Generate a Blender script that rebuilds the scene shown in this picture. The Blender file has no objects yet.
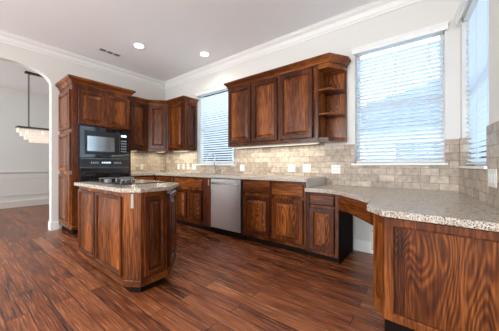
import bpy, bmesh, math, random
from mathutils import Vector
random.seed(4)
sc = bpy.context.scene
COL = sc.collection
PI = math.pi
R = math.radians

# ------------------------------------------------------------------ camera
cam_d = bpy.data.cameras.new('camera')
cam = bpy.data.objects.new('camera', cam_d)
COL.objects.link(cam)
cam.location = (0, -3.17, 1.07)
cam.rotation_euler = (R(90), 0, R(37.6))
cam_d.sensor_width = 36
cam_d.lens = 234 / 499 * 36
cam_d.clip_start = .02
sc.camera = cam

# ------------------------------------------------------------------ world, lights, exposure
w = bpy.data.worlds.new('sky')
sc.world = w
w.use_nodes = True
nt = w.node_tree
bg = nt.nodes['Background']
tc = nt.nodes.new('ShaderNodeTexCoord')
sp = nt.nodes.new('ShaderNodeSeparateXYZ')
rp = nt.nodes.new('ShaderNodeValToRGB')
rp.color_ramp.elements[0].position = .48
rp.color_ramp.elements[0].color = (.50, .56, .60, 1)
rp.color_ramp.elements[1].position = .75
rp.color_ramp.elements[1].color = (.80, .91, 1, 1)
e = rp.color_ramp.elements.new(.53)
e.color = (.80, .92, 1, 1)
mr = nt.nodes.new('ShaderNodeMapRange')
mr.inputs[1].default_value = -1
mr.inputs[2].default_value = 1
nt.links.new(tc.outputs['Generated'], sp.inputs[0])
nt.links.new(sp.outputs['Z'], mr.inputs[0])
nt.links.new(mr.outputs[0], rp.inputs[0])
nt.links.new(rp.outputs[0], bg.inputs[0])
bg.inputs[1].default_value = 7.5

def area(name, loc, rot, sx, sy, power, col=(1, 1, 1), parent=None):
    d = bpy.data.lights.new(name, 'AREA')
    d.shape = 'RECTANGLE'
    d.size, d.size_y = sx, sy
    d.energy = power
    d.color = col
    o = bpy.data.objects.new(name, d)
    o.location = loc
    o.rotation_euler = rot
    COL.objects.link(o)
    if parent:
        o.parent = parent
    return o

# unseen fill lamps added behind the camera, tilted up to brighten the ceiling
area('daylight_fill', (-3.3, -7.4, 1.5), (R(112), 0, 0), 2.4, 2.2, 175, (.95, .98, 1))
area('daylight_fill', (-.5, -7.4, 1.5), (R(112), 0, 0), 1.9, 2.2, 115, (.95, .98, 1))
# daylight of the dining room windows
area('daylight_fill', (-6.8, -4.92, 1.6), (R(90), 0, 0), 2.2, 1.8, 60, (.97, .99, 1))

vs = sc.view_settings
vs.view_transform = 'Standard'
vs.look = 'None'
vs.exposure = 0.0
vs.gamma = 1
vs.use_curve_mapping = False
sc.cycles.max_bounces = 10
sc.cycles.diffuse_bounces = 6
sc.cycles.sample_clamp_indirect = 6

# ------------------------------------------------------------------ material helpers
def newmat(name):
    m = bpy.data.materials.new(name)
    m.use_nodes = True
    return m, m.node_tree, m.node_tree.nodes['Principled BSDF']

def plain(name, col, rough=.5, metal=0, coat=0, bump=0, bscale=40, spec=.5):
    m, nt, b = newmat(name)
    b.inputs['Base Color'].default_value = (*col, 1)
    b.inputs['Roughness'].default_value = rough
    b.inputs['Metallic'].default_value = metal
    b.inputs['Coat Weight'].default_value = coat
    b.inputs['Specular IOR Level'].default_value = spec
    t = nt.nodes.new('ShaderNodeTexCoord')
    n = nt.nodes.new('ShaderNodeTexNoise')
    n.inputs['Scale'].default_value = bscale
    n.inputs['Detail'].default_value = 3
    nt.links.new(t.outputs['Object'], n.inputs['Vector'])
    mx = nt.nodes.new('ShaderNodeMixRGB')
    mx.inputs[1].default_value = (*[c * .96 for c in col], 1)
    mx.inputs[2].default_value = (*[min(1, c * 1.04) for c in col], 1)
    nt.links.new(n.outputs['Fac'], mx.inputs[0])
    nt.links.new(mx.outputs[0], b.inputs['Base Color'])
    if bump:
        bp = nt.nodes.new('ShaderNodeBump')
        bp.inputs['Strength'].default_value = bump
        bp.inputs['Distance'].default_value = .005
        nt.links.new(n.outputs['Fac'], bp.inputs['Height'])
        nt.links.new(bp.outputs[0], b.inputs['Normal'])
    return m

def wood(name, axis, dark=(.010, .0028, .0013), mid=(.105, .0265, .0062), light=(.38, .118, .024), rough=.26, ring=.035, finek=.75, rmul=90):
    m, nt, b = newmat(name)
    L = nt.links
    t = nt.nodes.new('ShaderNodeTexCoord')
    oi = nt.nodes.new('ShaderNodeObjectInfo')
    mul = nt.nodes.new('ShaderNodeMath'); mul.operation = 'MULTIPLY'
    mul.inputs[1].default_value = 37.0
    L.new(oi.outputs['Random'], mul.inputs[0])
    add = nt.nodes.new('ShaderNodeVectorMath'); add.operation = 'ADD'
    L.new(t.outputs['Object'], add.inputs[0])
    L.new(mul.outputs[0], add.inputs[1])
    def mapped(sc3):
        mp = nt.nodes.new('ShaderNodeMapping')
        mp.inputs['Scale'].default_value = sc3
        L.new(add.outputs[0], mp.inputs[0])
        return mp.outputs[0]
    def ax(a, c):
        v = [c, c, c]
        v['xyz'.index(axis)] = a
        return v
    broad = nt.nodes.new('ShaderNodeTexNoise')
    broad.inputs['Scale'].default_value = 1
    broad.inputs['Detail'].default_value = 1.2
    broad.inputs['Distortion'].default_value = .35
    L.new(mapped(ax(1.0, 5.5)), broad.inputs['Vector'])
    rings = nt.nodes.new('ShaderNodeMath'); rings.operation = 'MULTIPLY'
    rings.inputs[1].default_value = rmul
    L.new(broad.outputs['Fac'], rings.inputs[0])
    sn = nt.nodes.new('ShaderNodeMath'); sn.operation = 'SINE'
    L.new(rings.outputs[0], sn.inputs[0])
    fine = nt.nodes.new('ShaderNodeTexNoise')
    fine.inputs['Scale'].default_value = 1
    fine.inputs['Detail'].default_value = 5
    L.new(mapped(ax(6, 100)), fine.inputs['Vector'])
    tone = nt.nodes.new('ShaderNodeTexNoise')
    tone.inputs['Scale'].default_value = 1
    tone.inputs['Detail'].default_value = 1
    L.new(mapped(ax(.5, 5)), tone.inputs['Vector'])
    # value = .5 + .17*sin + .5*(fine-.5)+ .8*(tone-.5)
    def madd(a, k, c):
        n = nt.nodes.new('ShaderNodeMath'); n.operation = 'MULTIPLY_ADD'
        L.new(a, n.inputs[0]); n.inputs[1].default_value = k
        if isinstance(c, float):
            n.inputs[2].default_value = c
        else:
            L.new(c, n.inputs[2])
        return n.outputs[0]
    v = madd(sn.outputs[0], ring, .075 - .5 * finek)
    v = madd(fine.outputs['Fac'], finek, v)
    v = madd(tone.outputs['Fac'], .85, v)
    r = nt.nodes.new('ShaderNodeValToRGB')
    r.color_ramp.elements[0].position = .15
    r.color_ramp.elements[0].color = (*dark, 1)
    r.color_ramp.elements[1].position = .85
    r.color_ramp.elements[1].color = (*light, 1)
    q = r.color_ramp.elements.new(.48)
    q.color = (*mid, 1)
    L.new(v, r.inputs[0])
    L.new(r.outputs[0], b.inputs['Base Color'])
    b.inputs['Roughness'].default_value = rough
    b.inputs['Coat Weight'].default_value = .06
    b.inputs['Specular IOR Level'].default_value = .22
    b.inputs['Coat Roughness'].default_value = .2
    bp = nt.nodes.new('ShaderNodeBump')
    bp.inputs['Strength'].default_value = .12
    bp.inputs['Distance'].default_value = .002
    L.new(v, bp.inputs['Height'])
    L.new(bp.outputs[0], b.inputs['Normal'])
    return m

def tile_mat(name):
    m, nt, b = newmat(name)
    L = nt.links
    t = nt.nodes.new('ShaderNodeTexCoord')
    s = nt.nodes.new('ShaderNodeSeparateXYZ')
    c = nt.nodes.new('ShaderNodeCombineXYZ')
    L.new(t.outputs['Object'], s.inputs[0])
    L.new(s.outputs['X'], c.inputs['X'])
    L.new(s.outputs['Z'], c.inputs['Y'])
    br = nt.nodes.new('ShaderNodeTexBrick')
    br.inputs['Scale'].default_value = 1
    br.inputs['Brick Width'].default_value = .16
    br.inputs['Row Height'].default_value = .08
    br.inputs['Mortar Size'].default_value = .0035
    br.inputs['Mortar Smooth'].default_value = .4
    br.inputs['Color1'].default_value = (.55, .46, .37, 1)
    br.inputs['Color2'].default_value = (.34, .27, .21, 1)
    br.inputs['Mortar'].default_value = (.26, .22, .18, 1)
    L.new(c.outputs[0], br.inputs['Vector'])
    n = nt.nodes.new('ShaderNodeTexNoise')
    n.inputs['Scale'].default_value = 22
    n.inputs['Detail'].default_value = 5
    L.new(t.outputs['Object'], n.inputs['Vector'])
    r = nt.nodes.new('ShaderNodeValToRGB')
    r.color_ramp.elements[0].position = .3
    r.color_ramp.elements[0].color = (.72, .70, .68, 1)
    r.color_ramp.elements[1].position = .7
    r.color_ramp.elements[1].color = (1.15, 1.15, 1.15, 1)
    L.new(n.outputs['Fac'], r.inputs[0])
    mx = nt.nodes.new('ShaderNodeMixRGB'); mx.blend_type = 'MULTIPLY'
    mx.inputs[0].default_value = 1
    L.new(br.outputs['Color'], mx.inputs[1])
    L.new(r.outputs[0], mx.inputs[2])
    L.new(mx.outputs[0], b.inputs['Base Color'])
    b.inputs['Roughness'].default_value = .55
    bp = nt.nodes.new('ShaderNodeBump'); bp.invert = True
    bp.inputs['Strength'].default_value = .6
    bp.inputs['Distance'].default_value = .004
    L.new(br.outputs['Fac'], bp.inputs['Height'])
    L.new(bp.outputs[0], b.inputs['Normal'])
    return m

def granite_mat():
    m, nt, b = newmat('granite')
    L = nt.links
    t = nt.nodes.new('ShaderNodeTexCoord')
    def noise(s, d=2):
        n = nt.nodes.new('ShaderNodeTexNoise')
        n.inputs['Scale'].default_value = s
        n.inputs['Detail'].default_value = d
        L.new(t.outputs['Object'], n.inputs['Vector'])
        return n.outputs['Fac']
    def ramp(f, stops):
        r = nt.nodes.new('ShaderNodeValToRGB')
        r.color_ramp.elements[0].position = stops[0][0]
        r.color_ramp.elements[0].color = (*stops[0][1], 1)
        r.color_ramp.elements[1].position = stops[-1][0]
        r.color_ramp.elements[1].color = (*stops[-1][1], 1)
        for p, c in stops[1:-1]:
            r.color_ramp.elements.new(p).color = (*c, 1)
        L.new(f, r.inputs[0])
        return r.outputs[0]
    base = ramp(noise(60, 4), [(.3, (.29, .21, .15)), (.45, (.55, .47, .39)), (.62, (.66, .60, .52)), (.8, (.34, .25, .18))])
    spk = ramp(noise(200, 2), [(.42, (.10, .085, .075)), (.49, (1, 1, 1)), (1, (1, 1, 1))])
    mx = nt.nodes.new('ShaderNodeMixRGB'); mx.blend_type = 'MULTIPLY'
    mx.inputs[0].default_value = 1
    L.new(base, mx.inputs[1]); L.new(spk, mx.inputs[2])
    L.new(mx.outputs[0], b.inputs['Base Color'])
    b.inputs['Roughness'].default_value = .22
    return m

def floor_mat():
    m, nt, b = newmat('hand_scraped_planks')
    L = nt.links
    t = nt.nodes.new('ShaderNodeTexCoord')
    br = nt.nodes.new('ShaderNodeTexBrick')
    br.offset = .37
    br.inputs['Scale'].default_value = 1
    br.inputs['Brick Width'].default_value = 1.15
    br.inputs['Row Height'].default_value = .127
    br.inputs['Mortar Size'].default_value = .0028
    br.inputs['Mortar Smooth'].default_value = .3
    br.inputs['Color1'].default_value = (0, 0, 0, 1)
    br.inputs['Color2'].default_value = (1, 1, 1, 1)
    br.inputs['Mortar'].default_value = (0, 0, 0, 1)
    L.new(t.outputs['Object'], br.inputs['Vector'])
    bw = nt.nodes.new('ShaderNodeRGBToBW')
    L.new(br.outputs['Color'], bw.inputs[0])
    # shift the grain from plank to plank
    mul = nt.nodes.new('ShaderNodeMath'); mul.operation = 'MULTIPLY'
    mul.inputs[1].default_value = 13
    L.new(bw.outputs[0], mul.inputs[0])
    cz = nt.nodes.new('ShaderNodeCombineXYZ')
    L.new(mul.outputs[0], cz.inputs['Z'])
    add = nt.nodes.new('ShaderNodeVectorMath'); add.operation = 'ADD'
    L.new(t.outputs['Object'], add.inputs[0]); L.new(cz.outputs[0], add.inputs[1])
    def noise(scale3, det=4, dist=0):
        mp = nt.nodes.new('ShaderNodeMapping')
        mp.inputs['Scale'].default_value = scale3
        L.new(add.outputs[0], mp.inputs[0])
        n = nt.nodes.new('ShaderNodeTexNoise')
        n.inputs['Scale'].default_value = 1
        n.inputs['Detail'].default_value = det
        n.inputs['Distortion'].default_value = dist
        L.new(mp.outputs[0], n.inputs['Vector'])
        return n.outputs['Fac']
    def madd(a, k, c):
        n = nt.nodes.new('ShaderNodeMath'); n.operation = 'MULTIPLY_ADD'
        L.new(a, n.inputs[0]); n.inputs[1].default_value = k
        if isinstance(c, float):
            n.inputs[2].default_value = c
        else:
            L.new(c, n.inputs[2])
        return n.outputs[0]
    streak = noise((4.5, 110, 1), 6, .25)
    broad = noise((1.5, 7, 1), 3, 1.0)
    v = madd(bw.outputs[0], .28, -.46)
    v = madd(streak, .95, v)
    v = madd(broad, .65, v)
    r = nt.nodes.new('ShaderNodeValToRGB')
    r.color_ramp.elements[0].position = .18
    r.color_ramp.elements[0].color = (.022, .006, .003, 1)
    r.color_ramp.elements[1].position = .85
    r.color_ramp.elements[1].color = (.46, .165, .062, 1)
    r.color_ramp.elements.new(.46).color = (.225, .060, .020, 1)
    L.new(v, r.inputs[0])
    mx = nt.nodes.new('ShaderNodeMixRGB')
    mx.inputs[2].default_value = (.02, .007, .004, 1)
    L.new(br.outputs['Fac'], mx.inputs[0]); L.new(r.outputs[0], mx.inputs[1])
    L.new(mx.outputs[0], b.inputs['Base Color'])
    ro = madd(streak, .25, .12)
    L.new(ro, b.inputs['Roughness'])
    # scraping: short ripples across the boards
    rip = noise((22, 45, 1), 3, .6)
    h = madd(rip, .6, streak)
    bp = nt.nodes.new('ShaderNodeBump')
    bp.inputs['Strength'].default_value = .8
    bp.inputs['Distance'].default_value = .012
    L.new(h, bp.inputs['Height'])
    L.new(bp.outputs[0], b.inputs['Normal'])
    return m

M = {}
M['wall'] = plain('greige_wall_paint', (.70, .68, .645), .85, bump=.05, bscale=150)
M['ceiling'] = plain('ceiling_paint', (.86, .86, .86), .9, bump=.05, bscale=150)
M['dining'] = plain('dining_wall_paint', (.80, .82, .81), .85)
M['trim'] = plain('white_trim_paint', (.80, .79, .76), .45)
M['wv'] = wood('stained_wood_upright', 'z')
M['wh'] = wood('stained_wood_level', 'x')
M['wf'] = wood('stained_wood_frame', 'z', dark=(.012, .003, .0014), mid=(.068, .016, .0044), light=(.20, .056, .013), rough=.24)
M['wc'] = wood('cathedral_grain_wood', 'z', ring=.10, finek=.75, rmul=190)
M['dark'] = plain('toe_kick_stain_and_knee_shade', (.010, .005, .003), .8, spec=.1)  # toe kicks, and the painted shade on the desk cabinet's side
M['granite'] = granite_mat()
M['tile'] = tile_mat('tumbled_travertine')
M['floor'] = floor_mat()
M['steel'] = plain('brushed_steel', (.55, .55, .56), .28, 1, bscale=20)
M['chrome'] = plain('polished_steel', (.72, .73, .75), .28, 1)
M['blackglass'] = plain('black_glass', (.006, .008, .011), .06, coat=.5)
M['black'] = plain('black_enamel', (.012, .014, .018), .28)
M['white'] = plain('white_plastic', (.66, .655, .63), .4)
M['beige'] = plain('almond_plastic', (.33, .28, .20), .45)
M['bronze'] = plain('aged_bronze', (.06, .05, .042), .4, .7)
M['hole'] = plain('socket_slots', (.02, .02, .02), .6)
M['grey'] = plain('button_grey', (.35, .38, .42), .4)
M['brick'] = plain('pale_siding', (.42, .47, .52), .8)
M['roof'] = plain('roof_shingle', (.10, .13, .17), .9, bump=.3)
M['lawn'] = plain('pale_gravel', (.6, .6, .6), .9, bump=.4)

def slat_mat():
    m, nt, b = newmat('blind_slat')
    b.inputs['Base Color'].default_value = (.83, .87, .90, 1)
    b.inputs['Roughness'].default_value = .5
    tr = nt.nodes.new('ShaderNodeBsdfTranslucent')
    tr.inputs[0].default_value = (.90, .95, 1, 1)
    mx = nt.nodes.new('ShaderNodeMixShader')
    mx.inputs[0].default_value = .5
    out = nt.nodes['Material Output']
    nt.links.new(b.outputs[0], mx.inputs[1]); nt.links.new(tr.outputs[0], mx.inputs[2])
    nt.links.new(mx.outputs[0], out.inputs[0])
    return m
M['slat'] = slat_mat()

def glass_mat(name, col=(1, 1, 1)):
    m, nt, b = newmat(name)
    tr = nt.nodes.new('ShaderNodeBsdfTransparent')
    tr.inputs[0].default_value = (*col, 1)
    gl = nt.nodes.new('ShaderNodeBsdfGlossy')
    gl.inputs['Roughness'].default_value = .03
    fr = nt.nodes.new('ShaderNodeFresnel')
    mx = nt.nodes.new('ShaderNodeMixShader')
    nt.links.new(fr.outputs[0], mx.inputs[0])
    nt.links.new(tr.outputs[0], mx.inputs[1]); nt.links.new(gl.outputs[0], mx.inputs[2])
    nt.links.new(mx.outputs[0], nt.nodes['Material Output'].inputs[0])
    return m
M['glass'] = glass_mat('window_glass', (.93, .97, 1))

def emis(name, col, s):
    m, nt, b = newmat(name)
    b.inputs['Emission Color'].default_value = (*col, 1)
    b.inputs['Emission Strength'].default_value = s
    b.inputs['Base Color'].default_value = (*col, 1)
    return m
M['lamp'] = emis('lit_lamp_lens', (1, .97, .92), 14)
M['display'] = emis('lit_display', (.7, .9, 1), 1.2)
M['strip'] = emis('warm_lamp_strip', (1, .93, .66), .9)

def crystal_mat():
    m, nt, b = newmat('crystal')
    b.inputs['Base Color'].default_value = (.9, .86, .80, 1)
    b.inputs['Roughness'].default_value = .12
    b.inputs['Transmission Weight'].default_value = .35
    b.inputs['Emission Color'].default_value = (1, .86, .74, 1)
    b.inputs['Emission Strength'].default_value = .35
    return m
M['crystal'] = crystal_mat()

# ------------------------------------------------------------------ mesh helpers
def obj(name, bm, mat, parent=None, loc=(0, 0, 0), rot=(0, 0, 0), bevel=0, smooth=False):
    me = bpy.data.meshes.new(name)
    bmesh.ops.recalc_face_normals(bm, faces=bm.faces)
    if smooth:
        for f in bm.faces:
            f.smooth = True
    bm.to_mesh(me)
    bm.free()
    me.materials.append(mat)
    o = bpy.data.objects.new(name, me)
    COL.objects.link(o)
    o.location = loc
    o.rotation_euler = rot
    if parent:
        o.parent = parent
    if bevel:
        b = o.modifiers.new('bevel', 'BEVEL')
        b.width = bevel
        b.segments = 2
        b.limit_method = 'ANGLE'
    return o

def tag(o, label, cat, group=None):
    o['label'] = label
    o['category'] = cat
    if group:
        o['group'] = group
    return o

def thing(name, label, cat, loc=(0, 0, 0), rz=0, group=None):
    o = bpy.data.objects.new(name, None)
    o.empty_display_size = .1
    COL.objects.link(o)
    o.location = loc
    o.rotation_euler = (0, 0, rz)
    return tag(o, label, cat, group)

def structure(o):
    o['kind'] = 'structure'
    return o

def bx(bm, x0, x1, y0, y1, z0, z1):
    v = [bm.verts.new(p) for p in ((x0, y0, z0), (x1, y0, z0), (x1, y1, z0), (x0, y1, z0),
                                   (x0, y0, z1), (x1, y0, z1), (x1, y1, z1), (x0, y1, z1))]
    for f in ((0, 3, 2, 1), (4, 5, 6, 7), (0, 1, 5, 4), (1, 2, 6, 5), (2, 3, 7, 6), (3, 0, 4, 7)):
        bm.faces.new([v[i] for i in f])
    return bm

def box(*a):
    return bx(bmesh.new(), *a)

def boxes(*bs):
    bm = bmesh.new()
    for b in bs:
        bx(bm, *b)
    return bm

def prism(poly, z0, z1, bm=None):
    bm = bm or bmesh.new()
    lo = [bm.verts.new((x, y, z0)) for x, y in poly]
    hi = [bm.verts.new((x, y, z1)) for x, y in poly]
    n = len(poly)
    bm.faces.new(lo[::-1])
    bm.faces.new(hi)
    for i in range(n):
        bm.faces.new((lo[i], lo[(i + 1) % n], hi[(i + 1) % n], hi[i]))
    return bm

def prism_y(poly, y0, y1, bm=None):
    """outline in x,z extruded along y"""
    bm = bm or bmesh.new()
    a = [bm.verts.new((x, y0, z)) for x, z in poly]
    b = [bm.verts.new((x, y1, z)) for x, z in poly]
    n = len(poly)
    bm.faces.new(a)
    bm.faces.new(b[::-1])
    for i in range(n):
        bm.faces.new((a[i], b[i], b[(i + 1) % n], a[(i + 1) % n]))
    return bm

def lathe(prof, n=24, bm=None, c=(0, 0, 0)):
    bm = bm or bmesh.new()
    rings = []
    for r, z in prof:
        rings.append([bm.verts.new((c[0] + r * math.cos(2 * PI * i / n), c[1] + r * math.sin(2 * PI * i / n), c[2] + z)) for i in range(n)])
    for a, b in zip(rings, rings[1:]):
        for i in range(n):
            bm.faces.new((a[i], a[(i + 1) % n], b[(i + 1) % n], b[i]))
    bm.faces.new(rings[0][::-1])
    bm.faces.new(rings[-1])
    return bm

def tube(pts, r, n=12, bm=None):
    bm = bm or bmesh.new()
    pts = [Vector(p) for p in pts]
    rings = []
    prev = None
    for i, p in enumerate(pts):
        d = (pts[min(i + 1, len(pts) - 1)] - pts[max(i - 1, 0)]).normalized()
        if prev is None:
            u = d.orthogonal().normalized()
        else:
            u = (prev - d * prev.dot(d)).normalized()
        prev = u
        v = d.cross(u)
        rr = r[i] if isinstance(r, (list, tuple)) else r
        rings.append([bm.verts.new(p + (u * math.cos(2 * PI * k / n) + v * math.sin(2 * PI * k / n)) * rr) for k in range(n)])
    for a, b in zip(rings, rings[1:]):
        for k in range(n):
            bm.faces.new((a[k], a[(k + 1) % n], b[(k + 1) % n], b[k]))
    bm.faces.new(rings[0][::-1])
    bm.faces.new(rings[-1])
    return bm

def sweep(path, prof, bm=None):
    """path: (x,y) points, prof: (out,z); out points to the right of travel; mitred"""
    bm = bm or bmesh.new()
    P = [Vector((p[0], p[1])) for p in path]
    rings = []
    for i, p in enumerate(P):
        d0 = (P[i] - P[i - 1]).normalized() if i > 0 else (P[1] - P[0]).normalized()
        d1 = (P[i + 1] - P[i]).normalized() if i < len(P) - 1 else d0
        n0 = Vector((d0.y, -d0.x)); n1 = Vector((d1.y, -d1.x))
        m = (n0 + n1)
        m = m / m.dot(n0) if m.length > 1e-6 else n0
        rings.append([bm.verts.new((p.x + m.x * o, p.y + m.y * o, z)) for o, z in prof])
    k = len(prof)
    for a, b in zip(rings, rings[1:]):
        for j in range(k):
            bm.faces.new((a[j], a[(j + 1) % k], b[(j + 1) % k], b[j]))
    bm.faces.new(rings[0])
    bm.faces.new(rings[-1][::-1])
    return bm

def rings_bm(w, h, rings, back=True):
    bm = bmesh.new()
    vs_ = []
    for i, d in rings:
        vs_.append([bm.verts.new(p) for p in ((i, -d, i), (w - i, -d, i), (w - i, -d, h - i), (i, -d, h - i))])
    for a, b in zip(vs_, vs_[1:]):
        for k in range(4):
            bm.faces.new((a[k], a[(k + 1) % 4], b[(k + 1) % 4], b[k]))
    bm.faces.new(vs_[-1])
    if back:
        bm.faces.new(vs_[0][::-1])
    return bm

def door(name, w, h, parent, loc, rot=(0, 0, 0), st=.055, raised=True, t=.024, mat='wv', fmat='wf'):
    """framed front: stiles and rails on y=0 growing towards -y, with its centre panel as a child"""
    st = min(st, w * .24, h * .24)
    bm = bmesh.new()
    outer = [(0, 0), (0, t - .004), (.004, t), (st - .010, t), (st - .006, t - .003), (st - .003, t - .003), (st, t - .007), (st, .0)]
    vs_ = []
    for i, d in outer:
        vs_.append([bm.verts.new(p) for p in ((i, -d, i), (w - i, -d, i), (w - i, -d, h - i), (i, -d, h - i))])
    for a, b in zip(vs_, vs_[1:] + vs_[:1]):
        for k in range(4):
            bm.faces.new((a[k], a[(k + 1) % 4], b[(k + 1) % 4], b[k]))
    f = obj(name, bm, M[fmat], parent, loc, rot)
    pw, ph = w - 2 * st - .002, h - 2 * st - .002
    if raised:
        e = min(.026, min(pw, ph) * .16)
        rg = [(0, 0), (0, .006), (.008, .006), (.008 + e, t - .006), (.010 + e, t - .003), (.013 + e, t - .002)]
    else:
        rg = [(0, 0), (0, t - .014)]
    obj('centre_panel', rings_bm(pw, ph, rg), M[mat], f, (st + .001, 0, st + .001))
    return f

def drawer_bm(w, h, t=.02):
    bm = bmesh.new()
    rings = [(0, 0), (0, t - .008), (.012, t), ]
    vs_ = []
    for i, d in rings:
        vs_.append([bm.verts.new(p) for p in ((i, -d, i), (w - i, -d, i), (w - i, -d, h - i), (i, -d, h - i))])
    for a, b in zip(vs_, vs_[1:]):
        for k in range(4):
            bm.faces.new((a[k], a[(k + 1) % 4], b[(k + 1) % 4], b[k]))
    bm.faces.new(vs_[-1])
    bm.faces.new(vs_[0][::-1])
    return bm

def cabinet(name, label, w, z0, z1, d, loc, rz=0, doors=(), drawers=(), toe=0, group=None, mull=(), bz=None):
    """local: x 0..w, front face plane y=0, body to y=d; doors (x0,x1,z0,z1)"""
    t = thing(name, label, 'cabinet', (loc[0], loc[1], 0), rz, group)
    body = boxes((0, w, .02, d, z0, bz or z1))
    obj('body', body, M['wv'], t)
    fr = []
    s = .035
    fr += [(0, s, 0, .0199, z0, z1), (w - s, w, 0, .0199, z0, z1), (s, w - s, 0, .0199, z0, z0 + s), (s, w - s, 0, .0199, z1 - s, z1)]
    for a, b, c, e_ in mull:
        fr.append((a, b, 0, .0199, c, e_))
    obj('face_frame', boxes(*fr), M['wf'], t, bevel=.0015)
    if toe:
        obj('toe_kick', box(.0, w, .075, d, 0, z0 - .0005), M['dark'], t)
    for a, b, c, e_ in doors:
        door('door', b - a, e_ - c, t, (a, -.0005, c), mat='wc' if z0 < 1 else 'wv')
    for a, b, c, e_ in drawers:
        obj('drawer_front', drawer_bm(b - a, e_ - c), M['wh'], t, (a, -.0005, c))
    return t

# ------------------------------------------------------------------ constants
CEIL = 3.0
LX = -4.94
KR = math.tan(R(4.9))
RX = .244                       # right corner of the back wall
LR = 7.43                       # length of right wall
YB = -7.4                       # wall behind the camera
FX = -8.4                       # far wall of the dining room

# ------------------------------------------------------------------ structure
structure(obj('floor', box(-8.6, 1.3, YB - .1, .14, -.1, 0), M['floor']))
structure(obj('ceiling', box(-8.6, 1.3, YB - .1, .14, CEIL, CEIL + .1), M['ceiling']))

def wall_with_holes(x0, x1, z0, z1, y0, y1, holes):
    """holes (x0,x1,z0,z1) sorted in x"""
    bs = []
    x = x0
    for a, b, c, d in holes:
        bs.append((x, a, y0, y1, z0, z1))
        bs.append((a, b, y0, y1, z0, c))
        bs.append((a, b, y0, y1, d, z1))
        x = b
    bs.append((x, x1, y0, y1, z0, z1))
    return boxes(*bs)

W1 = (-3.78, -2.80, 1.09, 2.55)
W2 = (-.752, .125, 1.09, 2.53)
structure(obj('wall_back', wall_with_holes(-5.07, RX + .2, 0, CEIL, 0, .14, [W1, W2]), M['wall']))
W3 = (.075, .90, 1.06, 2.50)
RROT = R(-90 + 4.9)
RLOC = (RX, 0, 0)
# right wall: local x runs from the corner towards the camera, local y+ points out of the room
structure(obj('wall_right', wall_with_holes(0, LR, 0, CEIL, 0.0005, .14, [W3]), M['wall'], loc=RLOC, rot=(0, 0, RROT)))

# left wall with arched opening
def arch_wall():
    bm = bmesh.new()
    y0, y1, zs, zp = -3.06, -2.106, 2.42, 2.645
    n = 20
    def slab(a, b, za0, za1, zb0, zb1):
        v = [bm.verts.new(p) for p in ((LX, a, za0), (LX, b, zb0), (LX, b, zb1), (LX, a, za1),
                                       (LX - .13, a, za0), (LX - .13, b, zb0), (LX - .13, b, zb1), (LX - .13, a, za1))]
        for f in ((0, 1, 2, 3), (7, 6, 5, 4), (0, 4, 5, 1), (1, 5, 6, 2), (2, 6, 7, 3), (3, 7, 4, 0)):
            bm.faces.new([v[i] for i in f])
    slab(YB, y0, 0, CEIL, 0, CEIL)
    slab(y1, -.0005, 0, CEIL, 0, CEIL)
    for i in range(n):
        a = y0 + (y1 - y0) * i / n
        b = y0 + (y1 - y0) * (i + 1) / n
        f = lambda y: zs + (zp - zs) * math.sqrt(max(0, 1 - ((y - (y0 + y1) / 2) / ((y1 - y0) / 2)) ** 2)) ** 1.15
        slab(a, b, f(a), CEIL, f(b), CEIL)
    return bm
structure(obj('wall_left', arch_wall(), M['wall']))

# wall behind the camera with openings added for fill lamps, the dining room walls
structure(obj('wall_rear', wall_with_holes(-8.6, 1.3, 0, CEIL, YB - .1, YB - .0005, [(-4.5, -2.1, .4, 2.6), (-1.45, .45, .4, 2.6)]), M['wall']))
structure(obj('wall_far', box(FX - .1, FX, -5.0, 0, 0, CEIL), M['dining']))
structure(obj('wall_dining_back', box(FX, -5.0705, 0, .14, 0, CEIL), M['dining']))
structure(obj('wall_dining_front', box(FX, -5.0705, -5.1, -5.0, 0, CEIL), M['dining']))

# crown mouldings and baseboards
CR = [(0, CEIL - .135), (.012, CEIL - .135), (.018, CEIL - .115), (.03, CEIL - .105), (.05, CEIL - .055), (.085, CEIL - .03), (.088, CEIL - .014), (.102, CEIL - .012), (.102, CEIL - .0005), (0, CEIL - .0005)]
rend = (RX + KR * 7.35, -7.35)
structure(obj('trim_1', sweep([(LX, YB + .02), (LX, 0), (RX, 0), rend], CR), M['trim']))
structure(obj('trim_2', sweep([(FX, -4.99), (FX, 0), (-5.08, 0)], [(a * .9, z) for a, z in CR]), M['trim']))
BB = [(0, 0), (.016, 0), (.016, .12), (.010, .138), (0, .14)]
structure(obj('baseboard_left', sweep([(LX - .129, -2.1065), (LX, -2.1065), (LX, -2.006)], BB), M['trim']))
structure(obj('baseboard_arch', sweep([(LX, YB + .02), (LX, -3.0595), (LX - .129, -3.0595)], BB), M['trim']))
structure(obj('baseboard_far', sweep([(FX, -4.99), (FX, 0), (-5.08, 0)], [(0, 0), (.02, 0), (.02, .15), (.012, .175), (0, .18)]), M['trim']))
structure(obj('baseboard_back', sweep([(-.765, -.0005), (RX - .35, -.0005)], BB), M['trim']))
# dining room chair rail and panel moulding
structure(obj('trim_3', sweep([(FX, -4.99), (FX, 0), (-5.08, 0)], [(0, .86), (.012, .865), (.03, .90), (.03, .915), (0, .92)]), M['trim']))
def picture_rails():
    bm = bmesh.new()
    for y0, y1 in ((-4.8, -3.2), (-3.05, -.2)):
        for a in ((y0, y1, .72, .75), (y0, y1, .29, .32), (y0, y0 + .03, .32, .72), (y1 - .03, y1, .32, .72)):
            bx(bm, FX + .0005, FX + .012, a[0], a[1], a[2], a[3])
    return bm
structure(obj('trim_4', picture_rails(), M['trim']))

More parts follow.
